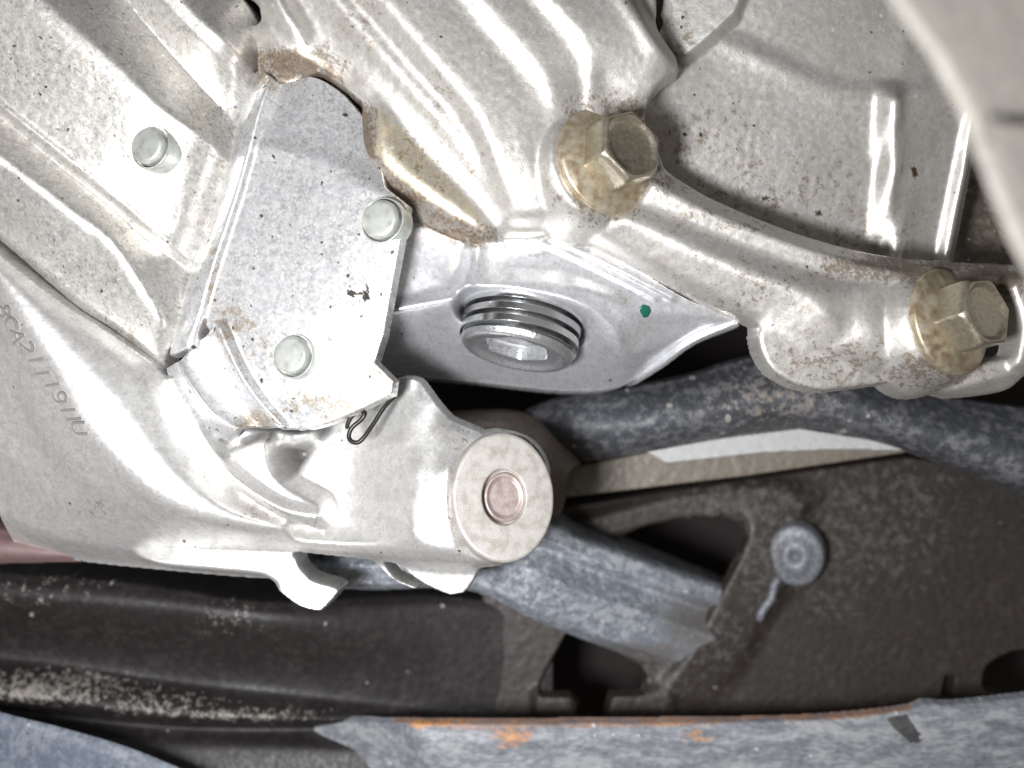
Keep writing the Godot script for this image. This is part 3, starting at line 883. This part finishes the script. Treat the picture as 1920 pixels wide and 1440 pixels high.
func background() -> void:
	var dark := {"base": Color(0.045, 0.045, 0.05), "tone": Color(0.075, 0.07, 0.065), "dirt": 0.3, "mottle": 0.35, "pale": 0.03, "pale_color": Color(0.22, 0.21, 0.2), "cell": 20.0}
	# deep dark panel behind it all
	var pm := BoxMesh.new()
	pm.size = Vector3(4200, 3200, 40) * U
	var panel := MeshInstance3D.new()
	panel.mesh = pm
	panel.material_override = M.void
	panel.name = numbered("dark_panel")
	add_child(panel, true)
	panel.position = Vector3(0, 0, -1100) * U
	panel.set_meta("kind", "structure")
	panel.set_meta("label", "dark underbody panel behind all the metalwork")
	var lid := BoxMesh.new()  # unseen dark panel overhead, added to keep skylight off upward faces
	lid.size = Vector3(5200, 60, 2600) * U
	var over := MeshInstance3D.new()
	over.mesh = lid
	over.material_override = M.void
	over.name = numbered("dark_panel")
	add_child(over, true)
	over.position = Vector3(0, 1250, 100) * U
	over.set_meta("kind", "structure")
	over.set_meta("label", "dark unseen vehicle underside, added above the gearbox to darken upward faces")
	# thick dark bar, right
	var r := relief(960, 600, 2000, 1000, -330, -460)
	r.loft([
		[[985, 770, -440], [1060, 742, -430], [1190, 722, -420], [1300, 700, -420], [1430, 664, -420], [1560, 680, -420], [1740, 735, -420], [1980, 770, -420]],
		[[995, 778, -400], [1065, 765, -360], [1195, 748, -350], [1320, 725, -350], [1440, 700, -350], [1570, 715, -350], [1740, 768, -350], [1980, 815, -350]],
		[[1005, 790, -390], [1070, 800, -330], [1200, 790, -310], [1330, 765, -310], [1450, 745, -310], [1580, 755, -310], [1740, 810, -310], [1980, 870, -310]],
		[[1020, 805, -400], [1078, 840, -360], [1205, 828, -340], [1350, 800, -340], [1490, 782, -340], [1610, 798, -340], [1745, 845, -340], [1980, 925, -340]],
		[[1030, 815, -440], [1085, 864, -430], [1205, 850, -420], [1350, 824, -420], [1500, 804, -420], [1640, 828, -420], [1760, 866, -420], [1980, 950, -420]],
	], true, 50)
	r.fillet(3, 2)
	r.rough(1.4, 0.6)
	sheet("suspension_arm", "thick black scuffed bar sweeping to the right edge below the flange", "bar", r, {"base": Color(0.062, 0.065, 0.073), "tone": Color(0.17, 0.17, 0.178), "dirt": 0.42, "mottle": 0.4, "pale": 0.06, "pale_color": Color(0.3, 0.28, 0.26), "big": 1.6, "cell": 30.0, "blotch_tint": Color(0.2, 0.17, 0.14), "spots": [[1450, 740, 120, 60, 0.6], [1600, 880, 150, 60, 0.3]]}, M.paint, P(1480, 800, -460), "bar_body")
	# pale strip under the bar
	r = relief(980, 760, 1760, 980, -440, -520)
	r.plate([[1010, 885], [1210, 845], [1500, 798], [1700, 830], [1712, 850], [1400, 896], [1035, 940], [1000, 930]], -440, 0, 0.0, false)
	r.roll(3, 10)
	r.rough(1.5, 0.6)
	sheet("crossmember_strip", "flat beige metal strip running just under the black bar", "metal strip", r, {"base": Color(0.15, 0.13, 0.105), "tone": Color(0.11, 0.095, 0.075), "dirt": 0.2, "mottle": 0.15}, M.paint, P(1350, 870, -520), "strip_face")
	# sheet for the lit band above the strip, light put into its colour
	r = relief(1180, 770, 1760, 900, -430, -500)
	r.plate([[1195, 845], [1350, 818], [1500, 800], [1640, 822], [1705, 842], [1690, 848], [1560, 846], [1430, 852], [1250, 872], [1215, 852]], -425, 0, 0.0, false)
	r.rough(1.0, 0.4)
	sheet("lit_band_sheet", "thin whitish sheet under the black bar, the bright light put into its colour", "metal strip", r, {"base": Color(0.40, 0.40, 0.395), "tone": Color(0.33, 0.32, 0.30), "dirt": 0.1, "mottle": 0.1}, M.paint, P(1450, 840, -500), "lit_band_face")
	# stamped plate with openings
	r = relief(860, 820, 2050, 1400, -620, -900)
	r.thick = 40
	r.plate([[900, 1130], [930, 1000], [960, 965], [1040, 950], [1250, 918], [1500, 882], [1700, 855], [2030, 900], [2030, 1330], [1700, 1345], [1100, 1352], [900, 1352]], -640, 0, 0.0, false)
	# raised web round the openings
	r.loft([
		[[1000, 985, -640], [1150, 945, -640], [1290, 912, -640], [1470, 895, -640], [1560, 930, -640]],
		[[1010, 1000, -626], [1150, 962, -620], [1290, 928, -614], [1450, 914, -612], [1520, 950, -620]],
		[[1040, 1040, -628], [1150, 1010, -624], [1260, 982, -620], [1390, 972, -616], [1480, 1000, -624]],
	], false)
	r.loft([
		[[1380, 960, -640], [1386, 1010, -640], [1335, 1110, -640], [1285, 1210, -640], [1215, 1300, -640]],
		[[1398, 960, -610], [1402, 1010, -606], [1352, 1112, -608], [1300, 1215, -614], [1235, 1304, -624]],
		[[1500, 960, -612], [1480, 1060, -610], [1430, 1150, -614], [1380, 1240, -624], [1310, 1320, -634]],
		[[1540, 980, -640], [1500, 1090, -640], [1445, 1170, -640], [1400, 1260, -640], [1340, 1330, -640]],
	], false)
	r.loft([[[1000, 1290, -640], [1085, 1292, -640]], [[1000, 1300, -616], [1080, 1304, -616]], [[1000, 1345, -616], [1080, 1342, -616]]])
	r.loft([[[1140, 1290, -640], [1260, 1280, -640]], [[1146, 1300, -616], [1262, 1296, -616]], [[1132, 1344, -616], [1270, 1344, -616]]])
	r.fillet(4, 2)
	r.plate([[1100, 1060], [1155, 1015], [1200, 990], [1270, 975], [1330, 973], [1390, 981], [1396, 1005], [1370, 1065], [1330, 1140], [1290, 1210], [1200, 1214], [1110, 1204], [1040, 1160]], -640, 0, 0, true, 2)
	r.plate([[1062, 1190], [1058, 1200], [1022, 1265], [1012, 1298], [1070, 1300], [1088, 1318], [1080, 1345], [1130, 1345], [1144, 1300], [1205, 1296], [1212, 1270], [1202, 1252], [1110, 1206], [1085, 1190]], -640, 0, 0, true, 2)
	r.plate([[1850, 1295], [1852, 1250], [1900, 1224], [2000, 1215], [2000, 1300]], -640, 0, 0, true, 2)
	r.plate([[1768, 1305], [1775, 1270], [1790, 1268], [1782, 1302]], -640, 0, 0, true, 2)
	r.roll(2, 6)
	r.rough(0.9, 0.3)
	var sp := sheet("stamped_plate", "dark dusty stamped steel plate with a triangular opening, lower right", "steel plate", r, {"base": Color(0.028, 0.022, 0.018), "tone": Color(0.047, 0.039, 0.034), "dirt": 0.15, "mottle": 0.25, "pale": 0.004, "pale_color": Color(0.3, 0.28, 0.26), "cell": 22.0,
		"blotch_tint": Color(0.078, 0.073, 0.07), "spots": [[1600, 1000, 190, 110, 0.55], [1650, 930, 160, 70, 0.55], [1400, 950, 120, 60, 0.8], [1430, 1060, 60, 90, 0.62], [1340, 1190, 70, 90, 0.5], [1240, 1280, 60, 50, 0.5], [1550, 1100, 90, 60, 0.45]]}, M.paint, P(1480, 1120, -760), "plate_face")  # paler grey blotches over the web and the upper right
	var stud := stuff(0.2, 0.4, 0.6, 0.5, 31, Color(1, 1, 1), false)
	blotch(stud, 75, [[0.0, Color(0.26, 0.26, 0.27)], [0.5, Color(0.42, 0.43, 0.45)], [1.0, Color(0.62, 0.63, 0.65)]])
	var wn := part("weld_stud", turned([[-30, 70], [0, 66], [5, 60], [7, 50], [9, 42], [16, 34], [19, 24], [18, 14], [8, 10], [6, 0]], 40), stud, sp, false)
	aim(wn, P(1492, 1042, -596), Vector3(-0.3, -0.1, 0.9))
	wn.position -= sp.position
	wn.scale = Vector3(1.0, 1.15, 1.0)
	var run := PackedVector3Array()
	for k in 12: run.append(P(1462 - 3.6 * k - 3.0 * sin(k * 0.9), 1082 + 7.6 * k, -604 - 1.2 * k))
	part("weld_bead", tube(run, 11.0), stud, sp)
	# slanting shaft that enters the opening
	r = relief(500, 920, 1460, 1300, -400, -800)
	r.loft([
		[[545, 1000, -440], [700, 960, -430], [1000, 966, -440], [1100, 1000, -500], [1250, 1054, -590], [1390, 1104, -690]],
		[[555, 1018, -370], [700, 985, -360], [1000, 982, -370], [1100, 1016, -430], [1240, 1066, -530], [1380, 1116, -640]],
		[[560, 1036, -346], [700, 1010, -336], [1000, 1012, -346], [1100, 1050, -410], [1230, 1094, -510], [1370, 1142, -630]],
		[[566, 1046, -410], [700, 1023, -400], [997, 1026, -410], [1098, 1066, -472], [1228, 1110, -572], [1366, 1158, -680]],
		[[575, 1066, -336], [700, 1060, -326], [960, 1062, -336], [1080, 1108, -396], [1210, 1152, -496], [1350, 1200, -620]],
		[[590, 1092, -360], [700, 1096, -350], [885, 1096, -360], [1000, 1146, -420], [1110, 1190, -510], [1300, 1250, -650]],
		[[600, 1103, -440], [700, 1108, -430], [872, 1108, -440], [990, 1160, -490], [1104, 1206, -580], [1290, 1270, -720]],
	], false, 40)
	r.fillet(1, 2)
	r.rough(0.9, 0.4)
	sheet("drive_shaft", "scuffed blue-grey bar slanting down to the right from behind the round boss", "bar", r, {"base": Color(0.24, 0.26, 0.295), "tone": Color(0.42, 0.435, 0.46), "dirt": 0.42, "grit": 0.3, "mottle": 0.4, "pale": 0.14, "pale_color": Color(0.55, 0.56, 0.58), "cell": 20.0, "blotch_tint": Color(0.14, 0.115, 0.095), "spots": [[1310, 1170, 80, 60, 0.9], [1200, 1230, 120, 30, 0.9], [1270, 1130, 60, 50, 0.5]]}, M.paint, P(980, 1080, -800), "shaft_body")  # brown blotches over the lower right end
	# the long dark beam, left
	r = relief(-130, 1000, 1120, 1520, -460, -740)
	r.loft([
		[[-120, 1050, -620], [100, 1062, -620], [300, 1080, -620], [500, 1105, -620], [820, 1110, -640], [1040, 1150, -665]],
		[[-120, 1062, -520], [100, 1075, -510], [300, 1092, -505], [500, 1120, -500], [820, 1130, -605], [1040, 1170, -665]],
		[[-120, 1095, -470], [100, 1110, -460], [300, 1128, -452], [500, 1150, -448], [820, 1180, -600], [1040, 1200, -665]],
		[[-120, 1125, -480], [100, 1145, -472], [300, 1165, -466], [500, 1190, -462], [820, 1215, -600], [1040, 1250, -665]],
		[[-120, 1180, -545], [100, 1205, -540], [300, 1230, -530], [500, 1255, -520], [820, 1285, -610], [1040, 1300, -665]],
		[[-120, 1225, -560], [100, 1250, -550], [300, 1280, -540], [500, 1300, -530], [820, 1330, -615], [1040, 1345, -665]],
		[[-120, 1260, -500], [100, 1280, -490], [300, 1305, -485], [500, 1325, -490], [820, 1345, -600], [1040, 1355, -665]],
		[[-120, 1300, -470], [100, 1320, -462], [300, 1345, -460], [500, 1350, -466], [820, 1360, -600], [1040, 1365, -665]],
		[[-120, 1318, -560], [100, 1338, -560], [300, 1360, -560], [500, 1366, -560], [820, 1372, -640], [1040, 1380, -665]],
		[[-120, 1360, -520], [100, 1380, -515], [300, 1395, -510], [500, 1400, -510], [820, 1400, -540], [1040, 1400, -665]],  # lower skirt: black surface put where only shade lies
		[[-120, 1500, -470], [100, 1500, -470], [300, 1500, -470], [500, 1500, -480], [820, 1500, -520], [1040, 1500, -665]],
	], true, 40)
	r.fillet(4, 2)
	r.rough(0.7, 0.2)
	sheet("subframe_beam", "long black painted beam with scraped ledge, its added lower skirt standing in for shade", "beam", r, {"base": Color(0.018, 0.015, 0.015), "tone": Color(0.035, 0.031, 0.03), "dirt": 0.25, "mottle": 0.35, "pale": 0.01, "pale_color": Color(0.3, 0.28, 0.25), "cell": 26.0,
		"blotch_tint": Color(0.26, 0.24, 0.21), "spots": [[90, 1290, 170, 34, 0.75], [300, 1320, 120, 30, 0.5], [460, 1340, 160, 14, 0.6], [80, 1100, 90, 30, 0.3], [430, 1160, 60, 30, 0.3]]}, M.paint, P(450, 1230, -640), "beam_body")
	# grimy web seen in the gap at the right edge
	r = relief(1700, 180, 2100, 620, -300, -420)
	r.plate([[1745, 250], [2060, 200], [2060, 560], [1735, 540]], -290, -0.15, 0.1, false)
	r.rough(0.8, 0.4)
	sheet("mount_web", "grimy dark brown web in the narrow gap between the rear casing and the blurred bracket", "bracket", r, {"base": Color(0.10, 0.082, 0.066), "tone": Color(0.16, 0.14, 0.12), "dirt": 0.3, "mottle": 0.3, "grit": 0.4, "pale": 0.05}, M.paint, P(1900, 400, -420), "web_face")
	# the rusted rail along the bottom
	r = relief(-130, 1230, 2060, 1520, -380, -700)
	r.thick = 30
	r.loft([
		[[560, 1356, -600], [680, 1348, -500], [760, 1347, -464], [850, 1348, -460], [1200, 1346, -460], [1500, 1340, -460], [1690, 1322, -460], [1735, 1304, -460], [1800, 1308, -460], [2040, 1278, -460]],
		[[560, 1366, -590], [684, 1356, -480], [765, 1353, -400], [850, 1354, -392], [1200, 1352, -390], [1500, 1347, -390], [1690, 1330, -390], [1738, 1316, -390], [1800, 1318, -390], [2040, 1290, -390]],
		[[580, 1405, -580], [715, 1394, -470], [785, 1389, -388], [860, 1390, -376], [1200, 1385, -374], [1500, 1380, -374], [1690, 1366, -374], [1745, 1350, -374], [1800, 1350, -374], [2040, 1325, -374]],
		[[640, 1500, -560], [770, 1500, -470], [850, 1498, -400], [950, 1495, -386], [1200, 1490, -384], [1500, 1490, -384], [1690, 1490, -384], [1760, 1490, -384], [1800, 1490, -384], [2040, 1490, -384]],
	], false, 60)
	r.fillet(3, 2)
	r.rough(1.4, 0.6)
	sheet("rusted_rail", "grey-blue crossmember rail with a rusty orange upper edge along the bottom", "rail", r, {"base": Color(0.19, 0.2, 0.22), "tone": Color(0.31, 0.31, 0.31), "dirt": 0.45, "mottle": 0.4, "sx": 0.28, "pale": 0.03, "pale_color": Color(0.45, 0.45, 0.46), "cell": 24.0,
		"blotch_tint": Color(0.36, 0.17, 0.06), "spots": [[960, 1380, 40, 24, 0.9], [1310, 1378, 30, 14, 0.8], [800, 1356, 60, 12, 0.8]],
		"areas": [[[[740, 1342], [1000, 1336], [1500, 1330], [1690, 1314], [1722, 1300], [1706, 1332], [1600, 1347], [1500, 1352], [1430, 1348], [1300, 1360], [1000, 1366], [985, 1398], [950, 1400], [935, 1374], [740, 1356]], Color(0.27, 0.12, 0.05), 0.5],
			[[[1662, 1348], [1700, 1338], [1712, 1356], [1728, 1376], [1724, 1392], [1706, 1394], [1686, 1376]], Color(0.05, 0.05, 0.05), 1.6]]}, M.paint, P(950, 1400, -470), "rail_face")
	# blue-grey skirt, bottom left corner
	r = relief(-130, 1270, 700, 1520, -330, -600)
	r.thick = 5
	r.loft([
		[[-120, 1296, -360], [0, 1334, -360], [130, 1368, -360], [250, 1405, -360], [380, 1460, -360]],
		[[-120, 1310, -344], [0, 1346, -344], [120, 1380, -344], [235, 1418, -344], [360, 1475, -344]],
		[[-120, 1500, -340], [0, 1500, -340], [90, 1500, -340], [180, 1505, -340], [300, 1510, -340]],
	], false, 30)
	r.fillet(4, 2)
	sheet("floor_edge", "smooth blue-grey sheet in the bottom left corner below the beam", "metal sheet", r, {"base": Color(0.10, 0.115, 0.15), "tone": Color(0.17, 0.185, 0.21), "dirt": 0.42, "mottle": 0.25, "grit": 0.2, "pale": 0.01}, M.paint, P(150, 1420, -480), "sheet_face")
	# reddish rubber boot at the left edge
	r = relief(-130, 960, 240, 1090, -150, -260)
	r.loft([
		[[-120, 960, -240], [0, 985, -240], [180, 1030, -240]],
		[[-120, 1000, -200], [0, 1015, -205], [180, 1040, -215]],
		[[-120, 1040, -200], [0, 1044, -205], [170, 1048, -215]],
		[[-120, 1062, -240], [0, 1058, -240], [160, 1054, -240]],
	], true)
	r.fillet(3, 2)
	sheet("rubber_boot", "dull pinkish red rubber edge under the housing at the left border", "rubber boot", r, {"base": Color(0.14, 0.09, 0.086), "tone": Color(0.133, 0.101, 0.097), "dirt": 0.2, "mottle": 0.15}, M.paint, P(40, 1030, -260), "boot_skin")
	# dark mount behind the boss
	r = relief(820, 700, 1120, 1000, -240, -420)
	r.loft([
		[[850, 770, -400], [960, 770, -400], [1040, 800, -400], [1090, 870, -400]],
		[[850, 790, -330], [950, 795, -320], [1020, 830, -330], [1070, 890, -360]],
		[[850, 900, -330], [950, 900, -320], [1000, 910, -330], [1060, 940, -380]],
		[[850, 980, -360], [950, 980, -360], [1000, 980, -360], [1050, 970, -400]],
	], true)
	r.fillet(4, 2)
	sheet("mount_bracket", "dark brown rounded mount bracket just behind the round boss", "bracket", r, {"base": Color(0.12, 0.10, 0.085), "tone": Color(0.16, 0.135, 0.11), "dirt": 0.2, "mottle": 0.2}, M.paint, P(950, 880, -420), "bracket_body")

func hardware() -> void:
	var axis := Vector3(0.52, 0.2, 0.83)
	# one hex bolt, then its copy
	var bolt := thing("hex_bolt", "yellowish hex flange bolt high on the gearbox case, above the drain plug", "bolt", Vector3.ZERO, "hex bolts through the gearbox flange")
	var fl := part("flange", turned([[-14, 96], [-4, 101], [2, 102], [7, 99], [12, 88], [18, 76], [22, 60], [22, 0]], 72), M.stain, bolt, false)
	fl.name = "flange"
	part("hexagon_head", turned([[10, 90, 122], [66, 90, 122], [72, 90, 121], [79, 66, 118], [82, 60, 112], [82, 55, 106], [78, 50, 98], [75, 44], [74, 20], [74, 0]], 96), M.zinc, bolt, false)
	aim(bolt, P(1135, 303, 52), axis, 0.32)
	var b2: Node3D = bolt.duplicate()
	b2.name = numbered("hex_bolt")
	add_child(b2, true)
	b2.scale = Vector3.ONE
	aim(b2, P(1780, 604, 22), axis, 0.1)
	b2.set_meta("label", "brassy hex flange bolt at the right end of the flange, near the right edge")
	# dowel pins
	var lean := Vector3(-0.34, 0.12, 0.93)
	var pin := thing("dowel_pin", "round silver pin in the dull ribbed casing, upper left", "pin", Vector3.ZERO, "round dowel pins")
	part("pin_body", turned([[-30, 43], [4, 43], [8, 41.5], [8.4, 40], [6, 39], [-4, 38.5]], 48), M.pin, pin, false)
	part("pin_tip", turned([[-4, 35.5], [14, 35.5], [18, 34.5], [20.5, 31], [21.5, 27], [22, 0]], 48), M.pin, pin, false)
	aim(pin, P(287, 277, 20), lean)
	for q in [[720, 415, 84, "round silver pin at the upper right corner of the speckled plate"], [554, 668, 33, "round silver pin low on the speckled plate, above the wire clip"]]:
		var c: Node3D = pin.duplicate()
		c.name = numbered("dowel_pin")
		add_child(c, true)
		aim(c, P(q[0], q[1], q[2]), lean)
		c.set_meta("label", q[3])
	# drain plug
	var plug := thing("drain_plug", "shiny threaded steel drain plug with hollow socket end, picture centre", "plug", Vector3.ZERO)
	var V := PackedVector3Array()
	var C := PackedColorArray()
	var T := PackedInt32Array()
	var n := 220
	var m := 150
	for k in m + 1:
		for i in n:
			var th := TAU * i / n
			var z := 10.0 + 74.0 * k / m
			var ph := fposmod(z / 23.0 - th / TAU, 1.0)
			var cut := 0.0
			if ph < 0.42: cut = 26.0 * smoothstep(0.0, 0.07, ph) * (1.0 - smoothstep(0.35, 0.42, ph))
			var end := smoothstep(74.0, 84.0, z)
			C.append(Color(0.78, 0.785, 0.79))
			var rad := 112.0 - cut * (1.0 - end) - 5.0 * end
			V.append(Vector3(cos(th) * rad, sin(th) * rad, z) * U)
	for k in m:
		for i in n:
			var a := k * n + i
			var b := k * n + (i + 1) % n
			T.append_array(PackedInt32Array([a, a + n, b, b, a + n, b + n]))
	part("threaded_shank", shaded(V, T, C), M.thread, plug, false)
	part("socket_end", turned([[84, 107], [92, 104], [96, 99], [97, 93], [95.5, 88], [90, 84], [88, 78], [87.5, 66, 116], [85, 63, 112], [62, 60, 106], [60, 40], [61, 0]], 120), M.worn, plug, false)
	aim(plug, P(986, 574, -104), Vector3(-0.2, -0.94, 0.28))
	plug.scale = Vector3.ONE * 1.045
	# wire clip
	var c3 := Curve3D.new()
	var w: Array = [[742, 742, 0], [722, 762, 6], [700, 795, 10], [684, 818, 14], [672, 829, 14], [660, 828, 12], [654, 818, 10], [660, 802, 10], [676, 788, 12], [684, 776, 12], [676, 770, 6], [664, 776, 0], [654, 790, -4], [650, 806, -8]]
	var pts := PackedVector3Array()
	for k in w.size() - 1:
		for s in 6:
			var a: Array = w[maxi(k - 1, 0)]
			var b: Array = w[k]
			var c: Array = w[k + 1]
			var d: Array = w[mini(k + 2, w.size() - 1)]
			pts.append(P(b[0], b[1], b[2]).cubic_interpolate(P(c[0], c[1], c[2]), P(a[0], a[1], a[2]), P(d[0], d[1], d[2]), s / 6.0))
	var clip := MeshInstance3D.new()
	clip.name = numbered("wire_clip")
	clip.mesh = tube(pts, 4.3)
	clip.material_override = M.wire
	add_child(clip, true)
	tag(clip, "small bent dark wire clip hanging below the speckled plate", "wire clip")

func foreground() -> void:
	var r := relief(1600, -420, 2620, 620, 1070, 800, 2.4)
	r.thick = 12
	r.plate([[1500, -400], [1690, 0], [1765, 105], [1826, 222], [1842, 275], [1880, 370], [1918, 462], [1950, 520], [2080, 640], [2600, 640], [2600, -400]], 1060, -0.12, 0.05, false)
	r.plate([[1850, 221], [1888, 212], [1990, 208], [1990, 240], [1888, 232]], 1060, -0.12, 0.05, false, 2)
	r.fillet(4, 2)
	r.rough(0.6, 0.3)
	sheet("near_bracket", "blurred pale grey metal bracket close to the lens, top right corner", "bracket", r, {"base": Color(0.284, 0.266, 0.238), "tone": Color(0.216, 0.194, 0.164), "dirt": 0.35, "mottle": 0.3}, M.matte, P(1850, 200, 1010), "bracket_face", 0)
